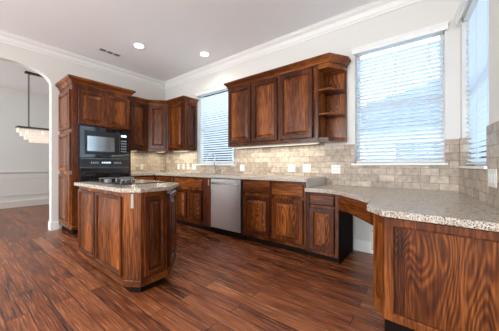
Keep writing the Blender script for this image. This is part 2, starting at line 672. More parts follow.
# backsplash tiles
structure(obj('trim_5', boxes((LX, W1[0], -.012, -.0005, .921, 1.368), (W1[0], W1[1], -.012, -.0005, .921, 1.075), (W1[1], -1.142, -.012, -.0005, .921, 1.368),
              (-1.142, W2[0], -.012, -.0005, .811, 1.34), (W2[0], W2[1], -.012, -.0005, .811, 1.072), (W2[1], RX - .001, -.012, -.0005, .811, 1.34)), M['tile']))
structure(obj('trim_6', boxes((0.013, W3[0], -.012, 0, .811, 1.34), (W3[0], W3[1], -.012, 0, .811, 1.045), (W3[1], 2.1, -.012, 0, .811, 1.34),
              (W3[0], W3[0] + .01, 0, .09, 1.06, 1.34), (W3[1] - .01, W3[1], 0, .09, 1.06, 1.34)), M['tile'], loc=RLOC, rot=(0, 0, RROT)))
structure(obj('trim_7', box(.0005, 1.09, -.012, -.0005, .921, 1.368), M['tile'], loc=(LX, -1.105, 0), rot=(0, 0, R(90))))

# windows: frame, pane, sill
def window(n, hole, loc=(0, 0, 0), rz=0, sill=.035):
    x0, x1, z0, z1 = hole
    t = bpy.data.objects.new('window_%d' % n, None)
    COL.objects.link(t)
    t.location = loc
    t.rotation_euler = (0, 0, rz)
    structure(t)
    f = .04
    zm = (z0 + z1) / 2
    obj('window_frame', boxes((x0, x0 + f, .095, .135, z0, z1), (x1 - f, x1, .095, .135, z0, z1), (x0 + f, x1 - f, .095, .135, z0, z0 + f), (x0 + f, x1 - f, .095, .135, z1 - f, z1),
                              (x0 + f, x1 - f, .095, .13, zm - .02, zm + .02)), M['white'], t)
    obj('pane', box(x0 + f, x1 - f, .112, .116, z0 + f, z1 - f), M['glass'], t)
    if sill:
        obj('window_sill', box(x0 - .035, x1 + .025, -sill, 0, z0 - .016, z0 + .006), M['trim'], t, bevel=.003)
        obj('window_stool', box(x0, x1, 0, .094, z0 - .0, z0 + .006), M['trim'], t)
    return t
window(1, W1)
window(2, W2)
window(3, W3, RLOC, RROT, .03)
for n, (a, b) in enumerate(((-4.5, -2.1), (-1.45, .45))):  # unseen rear windows, added to frame the fill lamps
    t = bpy.data.objects.new('window_%d' % (n + 4), None); COL.objects.link(t); structure(t)
    t.location = (0, YB, 0)
    m_ = (a + b) / 2
    obj('window_frame', boxes((a, a + .05, -.08, -.03, .4, 2.6), (b - .05, b, -.08, -.03, .4, 2.6), (a, b, -.08, -.03, .4, .45), (a, b, -.08, -.03, 2.55, 2.6), (m_ - .03, m_ + .03, -.08, -.03, .45, 2.55)), M['white'], t)

# ------------------------------------------------------------------ blinds
def blind(label, x0, x1, z0, z1, loc=(0, 0, 0), rz=0, y=.045, tilt=27, over=.02, vy=0.0):
    t = thing('window_blind', label, 'blind', loc, rz, 'white slatted window blinds')
    bm = bmesh.new()
    wv = .050
    n = int((z1 - z0 - .11) / .0445)
    for i in range(n):
        zc = z0 + .045 + .0445 * i
        a = R(tilt + random.uniform(-1.5, 1.5))
        dy, dz = math.cos(a) * wv / 2, math.sin(a) * wv / 2
        # room edge up, outer edge down, slightly crowned
        p = [(y - dy, zc + dz), (y, zc + .003), (y + dy, zc - dz)]
        th = .0026
        top = [[bm.verts.new((x, q[0], q[1] + th)) for q in p] for x in (x0, x1)]
        bot = [[bm.verts.new((x, q[0], q[1])) for q in p] for x in (x0, x1)]
        for k in range(2):
            bm.faces.new((top[0][k], top[0][k + 1], top[1][k + 1], top[1][k]))
            bm.faces.new((bot[0][k], bot[1][k], bot[1][k + 1], bot[0][k + 1]))
        bm.faces.new((top[0][0], top[1][0], bot[1][0], bot[0][0]))
        bm.faces.new((top[0][2], bot[0][2], bot[1][2], top[1][2]))
        for s in (0, 1):
            bm.faces.new((top[s][0], top[s][1], bot[s][1], bot[s][0]))
            bm.faces.new((top[s][1], top[s][2], bot[s][2], bot[s][1]))
    obj('slats', bm, M['slat'], t)
    # valance with moulded profile and returned ends, mounted at the wall face
    pv = [(0, z1 - .065), (.012, z1 - .065), (.016, z1 - .05), (.016, z1 - .02), (.026, z1 - .005), (.03, z1 + .005), (0, z1 + .005)]
    obj('valance', sweep([(x0 - over, -.001 + vy), (x0 - over, -.03 + vy), (x1 + over, -.03 + vy), (x1 + over, -.001 + vy)][::-1], [(-o if False else o, z) for o, z in pv]) if False else
        sweep([(x0 - over, -.002 + vy), (x0 - over, -.035 + vy), (x1 + over, -.035 + vy), (x1 + over, -.002 + vy)], [(o, z) for o, z in pv]), M['trim'], t)
    obj('head_rail', box(x0, x1, .005 + vy, .075, z1 - .05, z1 - .005), M['white'], t)
    obj('bottom_rail', box(x0, x1, y - .024, y + .024, z0 + .010, z0 + .028), M['white'], t, bevel=.003)
    for f in (.14, .5, .86):
        xx = x0 + (x1 - x0) * f
        obj('ladder_cord', box(xx - .003, xx + .003, y - .0275, y - .026, z0 + .02, z1 - .06), M['white'], t)
    obj('tilt_wand', tube([(x0 + .06, y - .035, z1 - .08), (x0 + .062, y - .034, z1 - .75)], .004, 8), M['white'], t)
    return t
blind('white slatted blind over the sink, between the wall cabinets', W1[0] + .012, W1[1] - .012, W1[2] + .008, W1[3])
blind('wide white slatted blind above the desk counter, right of the open corner shelves', W2[0] + .012, W2[1] - .012, W2[2] + .008, W2[3])
blind('tall white slatted blind on the right-hand wall, seen at a steep angle', W3[0] + .014, W3[1] - .014, W3[2] + .008, W3[3] + .02, RLOC, RROT, .05, over=.0)

# ------------------------------------------------------------------ outside
lawn = obj('ground_outside', box(-14, 16, .2, 20, -.3, -.05), M['lawn'])
structure(lawn)
def neighbour():
    t = thing('neighbour_house', 'pale neighbouring house glimpsed through the blinds of the wide window', 'house', (1.0, 4.5, -.05))
    obj('wall', box(-3.4, 2.6, 0, 4, 0, 2.35), M['brick'], t)
    obj('roof', prism_y([(-3.8, 2.2), (3.0, 2.2), (3.0, 2.55), (-.4, 3.3), (-3.8, 2.55)], -.4, 4.4), M['roof'], t)
    obj('window', box(-1.75, -.75, -.02, .0, .9, 1.75), plain('dark_pane', (.03, .05, .08), .1), t)
neighbour()

# ------------------------------------------------------------------ oven tower
FXo = -4.30
def oven_tower():
    y0, y1 = -2.0, -1.118
    wd = y1 - y0
    dp = FXo - LX - .002
    # local x along +Y world, local -y = +X world : rotate +90deg
    t = thing('oven_cabinet', 'tall dark stained cabinet holding the microwave and wall oven', 'cabinet', (FXo, y0, 0), R(90))
    zt = 2.34
    nx0, nx1, nz0, nz1 = .095, wd - .035, .46, 1.70
    obj('body', boxes((0, nx0 - .002, .02, dp, .09, zt), (nx1 + .002, wd, .02, dp, .09, zt), (nx0 - .002, nx1 + .002, .02, dp, .09, nz0), (nx0 - .002, nx1 + .002, .02, dp, nz1, zt),
                      (nx0 - .002, nx1 + .002, dp - .02, dp, nz0, nz1)), M['wv'], t)
    obj('face_frame', boxes((0, nx0, 0, .0199, .09, zt), (nx1, wd, 0, .0199, .09, zt), (nx0, nx1, 0, .0199, .09, nz0), (nx0, nx1, 0, .0199, nz1, zt)), M['wf'], t, bevel=.002)
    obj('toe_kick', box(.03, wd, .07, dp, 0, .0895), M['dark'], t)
    m_ = (nx0 + nx1) / 2 - .005
    for a, b in ((nx0 - .02, m_ - .003), (m_ + .003, nx1 + .012)):
        door('door', b - a, 2.255 - 1.715, t, (a, -.0005, 1.715))
    obj('drawer_front', drawer_bm(nx1 - nx0, .26), M['wh'], t, (nx0, -.0005, .15))
    # side panels on the end that faces the room (local x=0, looking along -Y world)
    for za, zb in ((.15, .93), (.99, 1.58), (1.64, 2.24)):
        door('side_panel', dp - .09, zb - za, t, (-.0005, dp - .035, za), (0, 0, R(-90)), .045, fmat='wv')
    cp = [(0, zt - .02), (.010, zt - .02), (.012, zt), (.03, zt + .03), (.055, zt + .05), (.06, zt + .058), (.06, zt + .085), (0, zt + .085)]
    obj('crown', sweep([(0, dp), (0, 0), (wd, 0), (wd, dp)], cp), M['wh'], t)
    obj('top_board', box(0.001, wd - .001, .001, dp, zt + .0005, zt + .08), M['wh'], t)
    obj('base_molding', sweep([(0, dp), (0, 0), (nx0, 0)], [(0, .09), (.012, .09), (.012, .13), (.004, .145), (0, .145)]), M['wh'], t)
    # microwave
    a, b = nx0, nx1
    mw = thing('microwave', 'black built-in microwave above the wall oven', 'microwave', (FXo, y0, 0), R(90))
    obj('housing', box(a + .02, b - .02, -.004, .42, 1.215, 1.675), M['black'], mw)
    obj('trim_frame', boxes((a, b, -.014, -.0045, 1.625, 1.69), (a, b, -.014, -.0045, 1.20, 1.255), (a, a + .065, -.014, -.0045, 1.255, 1.625), (b - .035, b, -.014, -.0045, 1.255, 1.625)), M['blackglass'], mw, bevel=.002)
    dr = obj('door', box(a + .066, b - .165, -.028, -.0045, 1.256, 1.624), M['black'], mw, bevel=.003)
    obj('window', box(.05, .455, -.0015, 0, .045, .285), plain('microwave_window', (.33, .36, .38), .12, .75), dr, (a + .066 - .02, -.028, 1.256))
    obj('handle', tube([(b - .178, -.035, 1.29), (b - .178, -.05, 1.31), (b - .178, -.05, 1.57), (b - .178, -.035, 1.59)], .008, 8), M['black'], mw)
    kp = obj('keypad', box(b - .162, b - .036, -.024, -.0045, 1.256, 1.624), M['blackglass'], mw, bevel=.002)
    obj('display', box(b - .145, b - .055, -.0255, -.024, 1.565, 1.60), M['display'], kp)
    for r_ in range(5):
        for c_ in range(3):
            xx = b - .143 + c_ * .032; zz = 1.305 + r_ * .045
            obj('button', box(xx, xx + .022, -.0258, -.024, zz, zz + .022), M['grey'], kp)
    # wall oven
    ov = thing('wall_oven', 'black wall oven with a bar handle below the microwave', 'oven', (FXo, y0, 0), R(90))
    obj('housing', box(a + .02, b - .02, -.002, .5, nz0 + .01, 1.185), M['black'], ov)
    cp_ = obj('control_panel', box(a, b, -.022, -.0025, 1.035, 1.192), M['black'], ov, bevel=.004)
    obj('display', box((a + b) / 2 - .09, (a + b) / 2 + .07, -.0245, -.022, 1.095, 1.14), plain('oven_display', (.03, .035, .04), .1), cp_)
    for i in range(5):
        xx = (a + b) / 2 - .07 + i * .028
        obj('display_digit', box(xx, xx + .016, -.0255, -.0245, 1.105, 1.13), M['display'], cp_)
    obj('trim_strip', boxes((a + .004, b - .004, -.030, -.0225, 1.036, 1.048), (a + .004, b - .004, -.027, -.0225, 1.176, 1.188)), plain('satin_dark_steel', (.16, .19, .23), .25, .8), cp_)
    for i in range(4):
        for s in (-1, 1):
            xx = (a + b) / 2 + s * (.13 + i * .03)
            obj('button', box(xx - .008, xx + .008, -.0245, -.022, 1.10, 1.13), M['grey'], cp_)
    d_ = obj('door', box(a, b, -.03, -.0025, nz0 + .01, 1.03), M['blackglass'], ov, bevel=.005)
    obj('window', box(a + .10, b - .10, -.0315, -.03, .58, .86), plain('oven_window', (.015, .016, .018), .05), d_)
    obj('handle', tube([(a + .05, -.031, .965), (a + .05, -.07, .968), (a + .07, -.078, .968), (b - .07, -.078, .968), (b - .05, -.07, .968), (b - .05, -.031, .965)], .011, 10), M['black'], ov)
oven_tower()

# ------------------------------------------------------------------ wall cabinets
ZU0, ZU1 = 1.372, 2.345
UD = .33
# left run on oven wall : front x=-4.61, y -1.115..-.62
cabinet('wall_cabinet', 'single-door wall cabinet on the left wall beside the oven cabinet', .49, ZU0, ZU1, UD - .015, (LX + UD, -1.112, 0), R(90),
        doors=[(.015, .475, ZU0 + .05, ZU1 - .045)], group='wall cabinets with raised panel doors')
def diagonal_cab():
    p0 = Vector((LX + UD, -.621)); p1 = Vector((-4.339, -.33))
    ang = math.atan2(p1.y - p0.y, p1.x - p0.x)
    w_ = (p1 - p0).length
    t = thing('corner_cabinet', 'diagonal corner wall cabinet with one door, in the back left corner', 'cabinet', (p0.x, p0.y, 0), ang, 'wall cabinets with raised panel doors')
    # body polygon in local coords
    c, s = math.cos(-ang), math.sin(-ang)
    def loc(x, y):
        x -= p0.x; y -= p0.y
        return (c * x - s * y, s * x + c * y)
    poly = [loc(p0.x, p0.y), loc(p1.x, p1.y), loc(p1.x, -.014), loc(LX + .014, -.014), loc(LX + .014, p0.y)]
    obj('body', prism(poly, ZU0, ZU1), M['wv'], t)
    door('door', w_ - .07, ZU1 - ZU0 - .095, t, (.035, -.0005, ZU0 + .05))
diagonal_cab()
tl = cabinet('wall_cabinet', 'wall cabinet with panelled end, left of the sink window', .535, ZU0, ZU1, UD - .015, (-4.337, -UD, 0), 0,
             doors=[(.03, .505, ZU0 + .05, ZU1 - .045)], group='wall cabinets with raised panel doors')
door('end_panel', UD - .05, ZU1 - ZU0 - .06, tl, (.5355, .02, ZU0 + .03), (0, 0, R(90)), .045)
UCP = [(0, ZU1 - .015), (.010, ZU1 - .015), (.012, ZU1 + .005), (.03, ZU1 + .03), (.048, ZU1 + .045), (.052, ZU1 + .052), (.052, ZU1 + .072), (0, ZU1 + .072)]
cl = tag(obj('crown_molding', sweep([(LX + UD - .0, -1.052), (LX + UD, -.621), (-4.339, -UD), (-3.80, -UD), (-3.80, -.014)], [(o + .0005, z) for o, z in UCP]), M['wh']),
    'dark wood crown moulding along the top of the back left corner cabinets', 'molding')
# right run
XR0, XR1, XR2, XR3 = -2.632, -1.665, -1.106, -.845
cabinet('wall_cabinet', 'two-door wall cabinet right of the sink window', XR1 - XR0 - .001, ZU0, ZU1, UD - .015, (XR0, -UD, 0), 0,
        doors=[(.02, .475, ZU0 + .055, ZU1 - .045), (.515, .945, ZU0 + .055, ZU1 - .045)], mull=[(.465, .525, ZU0 + .035, ZU1 - .035)], group='wall cabinets with raised panel doors')
cabinet('wall_cabinet', 'single-door wall cabinet next to the open corner shelves', XR2 - XR1 - .001, ZU0, ZU1, UD - .015, (XR1, -UD, 0), 0,
        doors=[(.02, .49, ZU0 + .055, ZU1 - .045)], group='wall cabinets with raised panel doors')
def corner_shelf():
    t = thing('corner_shelf_unit', 'open end shelves with clipped corners beside the wide window', 'shelf', (0, 0, 0))
    x0, x1 = XR2 + .001, XR3
    def poly(i=0):
        return [(x0, -.02), (x0, -UD + i), (x0 + .13, -UD + i), (x1 - i, -.12), (x1 - i, -.02)]
    obj('back_panel', box(x0, x1, -.0195, -.0135, ZU0, ZU1), M['wc'], t)
    obj('side_panel', box(x0, x0 + .004, -UD + .002, -.0205, ZU0 + .05, ZU1 - .06), M['wv'], t)
    obj('post', box(x1 - .022, x1, -.045, -.0205, ZU0 + .05, ZU1 - .06), M['wv'], t)
    obj('shelf', prism(poly(), ZU0, ZU0 + .048), M['wh'], t, bevel=.003)
    for z in (1.70, 2.005):
        obj('shelf', prism(poly(.012), z, z + .022), M['wh'], t, bevel=.003)
    obj('top_rail', prism(poly(), ZU1 - .074, ZU1 - .0155), M['wh'], t, bevel=.002)
corner_shelf()
cr = tag(obj('crown_molding', sweep([(XR0, -.014), (XR0, -UD), (XR2 + .13, -UD), (XR3, -.12), (XR3, -.014)], [(o + .0005, z) for o, z in UCP]), M['wh']),
    'dark wood crown moulding running over the right-hand wall cabinets and open shelves', 'molding')
# cover boards on top of both runs
obj('top_board', prism([(XR0, -.014), (XR0, -UD), (XR2 + .13, -UD), (XR3, -.12), (XR3, -.014)], ZU1 + .001, ZU1 + .06), M['wh'], cr)
obj('top_board', prism([(LX + .014, -1.052), (LX + UD, -1.052), (LX + UD, -.621), (-4.339, -UD), (-3.802, -UD), (-3.802, -.014), (LX + .014, -.014)], ZU1 + .001, ZU1 + .06), M['wh'], cl)

# under-cabinet lamps
def strip(label, x0, x1, y, p):
    t = thing('under_cabinet_light', label, 'lamp', (0, 0, 0), 0, 'lamps under the wall cabinets')
    obj('housing', box(x0, x1, y - .03, y + .03, ZU0 - .014, ZU0 - .0005), M['white'], t)
    obj('lens', box(x0 + .02, x1 - .02, y - .02, y + .02, ZU0 - .017, ZU0 - .0145), M['strip'], t)
    area('lamp_glow', ((x0 + x1) / 2, y, ZU0 - .02), (0, 0, 0), x1 - x0 - .05, .05, p, (1, .95, .78), t)
strip('slim lamp under the right-hand wall cabinets', -2.58, -1.15, -.20, 5)
strip('slim lamp under the wall cabinet left of the sink window', -4.32, -3.85, -.19, 2.8)
strip('slim lamp under the diagonal corner wall cabinet', -4.80, -4.50, -.30, 2.4)
strip('slim lamp under the wall cabinet beside the oven cabinet', -4.88, -4.64, -.86, 1.8)

# ------------------------------------------------------------------ base cabinets
FY = -.61
ZB0, ZB1 = .09, .879
# along left wall
cabinet('base_cabinet', 'base cabinet between the oven cabinet and the back corner', .50, ZB0, ZB1, .60, (-4.325, -1.112, 0), R(90), doors=[(.02, .47, .145, .66)], drawers=[(.02, .47, .70, .85)], toe=1)
# corner block
cabinet('base_cabinet', 'base cabinet in the back left corner, partly behind the island', .60, ZB0, ZB1, .58, (-4.323, FY, 0), 0, doors=[(.03, .57, .145, .66)], drawers=[(.03, .57, .70, .85)], toe=1)
cabinet('base_cabinet', 'sink base cabinet with two doors, left of the dishwasher', .985, ZB0, ZB1, .575, (-3.721, FY, 0), 0, bz=.80,
        doors=[(.03, .375, .145, .66), (.405, .78, .145, .66)], drawers=[(.03, .78, .70, .85)], toe=1, mull=[(.785, .95, ZB0 + .035, ZB1 - .035)])
cabinet('base_cabinet', 'two-door base cabinet with two drawers, right of the dishwasher', .955, ZB0, ZB1, .58, (-2.098, FY, 0), 0,
        doors=[(.03, .46, .145, .66), (.50, .925, .145, .66)], drawers=[(.03, .46, .70, .85), (.50, .925, .70, .85)], toe=1, mull=[(.45, .51, ZB0 + .035, ZB1 - .035)])
dk = cabinet('base_cabinet', 'narrow lower base cabinet with one drawer under the desk counter', .365, .075, .769, .58, (-1.138, FY, 0), 0,
        doors=[(.045, .325, .12, .595)], drawers=[(.045, .325, .625, .745)], toe=1)
obj('knee_shade_skin', box(.3655, .369, .021, .575, .001, .768), M['dark'], dk)  # added black sheet, its colour standing in for the knee-space shade

# dishwasher
def dishwasher():
    t = thing('dishwasher', 'stainless steel dishwasher under the counter right of the sink', 'dishwasher', (-2.722, FY, 0))
    w_ = .612
    obj('tub', box(.004, w_ - .004, .001, .55, .10, .872), M['black'], t)
    obj('door', box(.006, w_ - .006, -.026, .0, .115, .868), M['steel'], t, bevel=.004)
    obj('handle', tube([(.05, -.027, .80), (.05, -.055, .80), (.075, -.062, .80), (w_ - .075, -.062, .80), (w_ - .05, -.055, .80), (w_ - .05, -.027, .80)], .012, 10), M['steel'], t, smooth=True)
    obj('badge', box(w_ / 2 - .03, w_ / 2 + .03, -.0265, -.026, .835, .842), M['grey'], t)
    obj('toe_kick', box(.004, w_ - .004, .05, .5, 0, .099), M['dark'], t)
dishwasher()

# ------------------------------------------------------------------ counters
def countertop():
    bm = bmesh.new()
    z0, z1 = .88, .92
    yb = -.0005
    fy = -.65
    fx = -4.29
    sx0, sx1, sy0, sy1 = -3.55, -2.95, -.54, -.16
    bx(bm, LX + .0005, fx, -1.11, fy, z0, z1)
    bx(bm, LX + .0005, sx0, fy, yb, z0, z1)
    bx(bm, sx0, sx1, fy, sy0, z0, z1)
    bx(bm, sx0, sx1, sy1, yb, z0, z1)
    bx(bm, sx1, -1.128, fy, yb, z0, z1)
    bmesh.ops.remove_doubles(bm, verts=bm.verts, dist=1e-5)
    return bm
tag(obj('countertop', countertop(), M['granite']), 'speckled beige granite countertop along the back wall with the sink', 'countertop')
def sink():
    t = thing('sink', 'stainless sink set into the granite under the window', 'sink', (-3.25, -.35, 0))
    obj('basin', boxes((-.285, -.275, -.175, .175, .82, .879), (.275, .285, -.175, .175, .82, .879), (-.285, .285, -.185, -.175, .82, .879), (-.285, .285, .175, .183, .82, .879), (-.285, .285, -.185, .183, .815, .8195)), M['steel'], t)
    obj('drain', lathe([(.035, .8197), (.04, .822), (.02, .822)], 16), M['chrome'], t)
sink()
def faucet():
    t = thing('faucet', 'tall gooseneck faucet at the sink', 'faucet', (-3.19, -.105, .92))
    obj('base', lathe([(.026, 0.0005), (.026, .01), (.018, .02), (.016, .06)], 16), M['chrome'], t, smooth=True)
    pts = [(0, 0, .05), (0, 0, .27)]
    r_ = .095
    for i in range(1, 13):
        a = PI * i / 12
        pts.append((-.0, -r_ + r_ * math.cos(a), .27 + r_ * math.sin(a)))
    pts.append((0, -2 * r_, .24))
    obj('spout', tube(pts, .0105, 12), M['chrome'], t, smooth=True)
    obj('spray_head', lathe([(.013, .20), (.015, .205), (.015, .24), (.011, .25)], 12), M['chrome'], t, (0, -2 * r_, 0))
    obj('lever', tube([(.015, 0, .055), (.05, 0, .07), (.085, -.01, .13)], [.008, .007, .005], 8), M['chrome'], t)
faucet()
tag(obj('soap_dispenser', tube([(0, 0, 0), (0, 0, .07), (0, -.03, .085), (0, -.07, .08)], [.012, .008, .007, .006], 10), M['chrome'], loc=(-2.99, -.10, .9205)), 'small steel soap pump to the right of the faucet', 'dispenser')

def curve_pts(ctrl, n=6):
    out = []
    P = [Vector(c) for c in ctrl]
    for i in range(len(P) - 1):
        p0 = P[max(i - 1, 0)]; p1 = P[i]; p2 = P[i + 1]; p3 = P[min(i + 2, len(P) - 1)]
        for k in range(n):
            t = k / n
            out.append(tuple(.5 * ((2 * p1) + (p2 - p0) * t + (2 * p0 - 5 * p1 + 4 * p2 - p3) * t * t + (3 * p1 - p0 - 3 * p2 + p3) * t ** 3)))
    out.append(tuple(P[-1]))
    return out
edge = curve_pts([(-1.14, -.65), (-.93, -.655), (-.78, -.70), (-.55, -.93), (-.355, -1.17)], 5)
poly = [(-1.14, -.0005)] + edge + [(-.33, -1.47), (-.225, -1.60), (-.17, -1.61), (RX + KR * 1.66 - .001, -1.665), (RX - .001, -.0005)]
tag(obj('desk_countertop', prism(poly, .77, .81), M['granite'], bevel=.004), 'lower speckled granite desk counter wrapping round to the right-hand peninsula', 'countertop')
# tile riser between both counter heights
tag(obj('tile_riser', box(.0005, .61, -.008, -.0005, .811, .919), plain('pale_riser_tile', (.55, .50, .45), .5, bump=.2, bscale=30), loc=(-1.128, -.63, 0), rot=(0, 0, R(90))),
    'pale tiled step between the high counter and the lower desk counter', 'tile')

# diagonal apron over the knee space
def apron():
    a = Vector((-.765, -.66)); b = Vector((-.345, -1.165))
    ang = math.atan2(b.y - a.y, b.x - a.x)
    L_ = (b - a).length
    t = thing('desk_apron', 'arched wooden apron across the open knee space under the desk counter', 'apron', (a.x, a.y, 0), ang)
    n = 14
    pl = [(0, .769), (L_, .769)]
    for i in range(n + 1):
        f = 1 - i / n
        pl.append((L_ * f, .60 + .012 * math.sin(PI * f)))
    obj('panel', prism_y(pl, 0, .022), M['wh'], t, (0, .012, 0))
    obj('drawer_front', prism_y([(.03, .755), (L_ - .03, .755), (L_ - .03, .625)] + [(.03 + (L_ - .06) * (1 - i / n), .625 + .010 * math.sin(PI * i / n)) for i in range(1, n)] + [(.03, .625)], -.008, .0115), M['wh'], t, (0, 0, 0), bevel=.004)
apron()

# peninsula
def peninsula():
    z0, z1 = .168, .769
    A = (-.325, -1.175); B = (-.288, -1.485); C = (-.212, -1.575); Dd = (RX + KR * 1.62 - .003, -1.625); E = (RX + KR * 1.175 - .003, -1.175)
    t = thing('peninsula_cabinet', 'large panelled peninsula cabinet in the right foreground', 'cabinet', (0, 0, 0))
    dn = Vector((C[0] - B[0], C[1] - B[1])).normalized(); dn = Vector((-dn.y, dn.x)) * .035
    obj('body', prism([A, (B[0] + .001, B[1] + .04), (B[0] + dn.x, B[1] + dn.y), (C[0] + dn.x, C[1] + dn.y), (C[0] + .045, C[1]), Dd, E], z0, z1), M['wv'], t)
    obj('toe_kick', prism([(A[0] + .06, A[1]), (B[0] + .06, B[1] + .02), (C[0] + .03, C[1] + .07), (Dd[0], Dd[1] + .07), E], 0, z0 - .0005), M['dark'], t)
    def face(p, q, name, za, zb, m0, m1, st, raised=True):
        p = Vector(p); q = Vector(q)
        ang = math.atan2(q.y - p.y, q.x - p.x)
        L_ = (q - p).length
        d = (q - p).normalized()
        n = Vector((d.y, -d.x))
        o = p + d * m0 + n * .0005
        return door(name, L_ - m0 - m1, zb - za, t, (o.x, o.y, za), (0, 0, ang), st, raised, mat='wc', fmat='wv')
    face(C, Dd, 'front_panel', z0 + .002, z1 - .002, .0, .0, .05, False)
    # narrow sunk panel with arched foot on the clipped corner
    p = Vector(B); q = Vector(C); d = (q - p).normalized(); n_ = Vector((d.y, -d.x)); L_ = (q - p).length
    ang = math.atan2(d.y, d.x)
    k = 8
    w0, w1 = .022, L_ - .022
    hole = [(w0, z1 - .05), (w1, z1 - .05)]
    foot = [(w0 + (w1 - w0) * (1 - i / k), z0 + .11 - .05 * math.sin(PI * i / k)) for i in range(k + 1)]
    bm = bmesh.new()
    bx(bm, 0, w0, -.002, .034, z0, z1); bx(bm, w1, L_, -.002, .034, z0, z1); bx(bm, w0, w1, -.002, .034, z1 - .05, z1)
    prism_y([(w0, z0)] + foot[::-1] + [(w1, z0)], -.002, .034, bm)
    obj('corner_panel', bm, M['wv'], t, (p.x, p.y, 0), (0, 0, ang), bevel=.002)
    o = obj('outlet_plate', box(-.0, .012, -.05, .0, .52, .64), M['beige'], t, (B[0] - .0125, B[1] - .0 + .055, 0)); o['label'] = 'almond outlet plate'
peninsula()

# ------------------------------------------------------------------ island
def offset(poly, d):
    """poly counter-clockwise; outward offset"""
    n = len(poly); out = []
    for i in range(n):
        p = Vector(poly[i]); a = Vector(poly[i - 1]); b = Vector(poly[(i + 1) % n])
        d0 = (p - a).normalized(); d1 = (b - p).normalized()
        n0 = Vector((d0.y, -d0.x)); n1 = Vector((d1.y, -d1.x))
        m = n0 + n1
        m = m / m.dot(n0)
        out.append(tuple(p + m * d))
    return out
def island():
    P = [(-3.07, -1.68), (-3.07, -2.27), (-1.99, -2.27), (-1.875, -2.195), (-1.875, -1.955), (-2.15, -1.68)]
    z0, z1 = .075, .849
    t = thing('kitchen_island', 'dark stained kitchen island with granite top and clipped corners', 'island', (0, 0, 0))
    obj('body', prism(P, z0, z1), M['wv'], t)
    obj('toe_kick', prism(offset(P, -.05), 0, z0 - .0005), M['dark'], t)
    obj('countertop', prism(offset(P, .038), .8495, .885), M['granite'], t, bevel=.006)
    def face(i, segs, st=.05, raised=True):
        p = Vector(P[i]); q = Vector(P[(i + 1) % len(P)])
        d = (q - p).normalized(); n = Vector((d.y, -d.x)); ang = math.atan2(d.y, d.x)
        L_ = (q - p).length
        for a, b in segs:
            o = p + d * (L_ * a) + n * .0005
            door('side_panel', L_ * (b - a), .66, t, (o.x, o.y, .15), (0, 0, ang), st, raised, .018 if not raised else .022)
    face(1, [(.02, .43), (.46, .96)], .03, False)
    face(3, [(.1, .9)], .04)
    face(4, [(.08, .92)], .05)
    face(5, [(.05, .5), (.52, .96)], .05)
    Q = P + [P[0]]
    obj('base_molding', prism(offset(P, .012), z0, z0 + .055), M['wh'], t, bevel=.005)
    p = Vector(P[2]); q = Vector(P[3]); d = (q - p).normalized(); ang = math.atan2(d.y, d.x)
    o = obj('outlet_plate', box(.055, .080, -.007, -.0005, .72, .835), M['beige'], t, (p.x, p.y, 0), (0, 0, ang)); o['label'] = 'almond outlet plate'
    # cooktop
    c = thing('cooktop', 'black glass cooktop with round burner grates on the island', 'cooktop', (-2.67, -1.93, .8855))
    obj('glass_plate', box(-.38, .38, -.25, .25, 0, .008), M['blackglass'], c, bevel=.003)
    iron = plain('cast_iron', (.16, .165, .175), .32, .6)
    def burner(x, y, r_):
        g = obj('burner_grate', tube([(r_ * math.cos(k * PI / 10), r_ * math.sin(k * PI / 10), .030) for k in range(21)], .0055, 6), iron, c, (x, y, .0085))
        bm = bmesh.new()
        for k in range(4):
            a = PI / 2 * k + PI / 4
            ca, sa = math.cos(a), math.sin(a)
            tube([(r_ * ca, r_ * sa, .0), (r_ * ca, r_ * sa, .030), (r_ * .3 * ca, r_ * .3 * sa, .032)], .005, 6, bm)
        obj('grate_arm', bm, iron, g)
        obj('burner_cap', lathe([(.032, 0), (.034, .010), (.026, .016), (.010, .018)], 18), M['chrome'], c, (x, y, .0085))
    burner(-.26, -.10, .085)
    burner(-.26, .11, .075)
    burner(-.07, -.0, .09)
    for x, y, r_ in ((.23, -.12, .10), (.23, .13, .085)):
        bm = bmesh.new()
        bm2 = lathe([(r_, 0), (r_ + .003, .0006), (r_ - .004, .0008)], 32, bm, (0, 0, 0))
        obj('burner_zone', bm, plain('burner_zone_print', (.05, .055, .06), .15), c, (x, y, .0082))
    for i in range(4):
        x = .10; y = -.15 + i * .055
        kb = obj('control_knob', lathe([(.016, 0), (.017, .004), (.014, .012), (.012, .014)], 16), M['bronze'], c, (x, y, .0085), smooth=False)
        obj('knob_grip', box(-.003, .003, -.012, .012, .014, .018), M['bronze'], kb)
island()

# ------------------------------------------------------------------ outlets and switches
def plate(label, loc, rz, kind='outlet', w_=.072, rows=1):
    t = thing('switch_plate' if kind == 'switch' else 'outlet_plate', label, 'light switch' if kind == 'switch' else 'outlet', loc, rz, 'white wall plates')
    obj('cover', box(-w_ / 2, w_ / 2, -.006, 0, -.058, .058), M['white'], t, bevel=.002)
    k = max(1, round(w_ / .06)) if w_ > .1 else 1
    for j in range(k):
        cx = (j - (k - 1) / 2) * .046
        if kind == 'switch':
            obj('rocker', box(cx - .016, cx + .016, -.0095, -.006, -.033, .033), M['white'], t, bevel=.001)
        else:
            for s in (-1, 1):
                r_ = obj('socket', box(cx - .015, cx + .015, -.0075, -.006, s * .022 - .014, s * .022 + .014), M['white'], t)
                obj('socket_slots', boxes((cx - .008, cx - .005, -.0079, -.0075, s * .022 - .005, s * .022 + .006), (cx + .005, cx + .008, -.0079, -.0075, s * .022 - .005, s * .022 + .006)), M['hole'], r_)
    return t
ZP = 1.042
yb = -.0125
plate('leftmost of four white wall plates left of the sink window', (-4.42, yb, ZP), 0, 'switch')
plate('second from left of four white wall plates left of the sink window', (-4.24, yb, ZP), 0, 'switch')
plate('third from left of four white wall plates left of the sink window', (-4.08, yb, ZP), 0, 'switch')
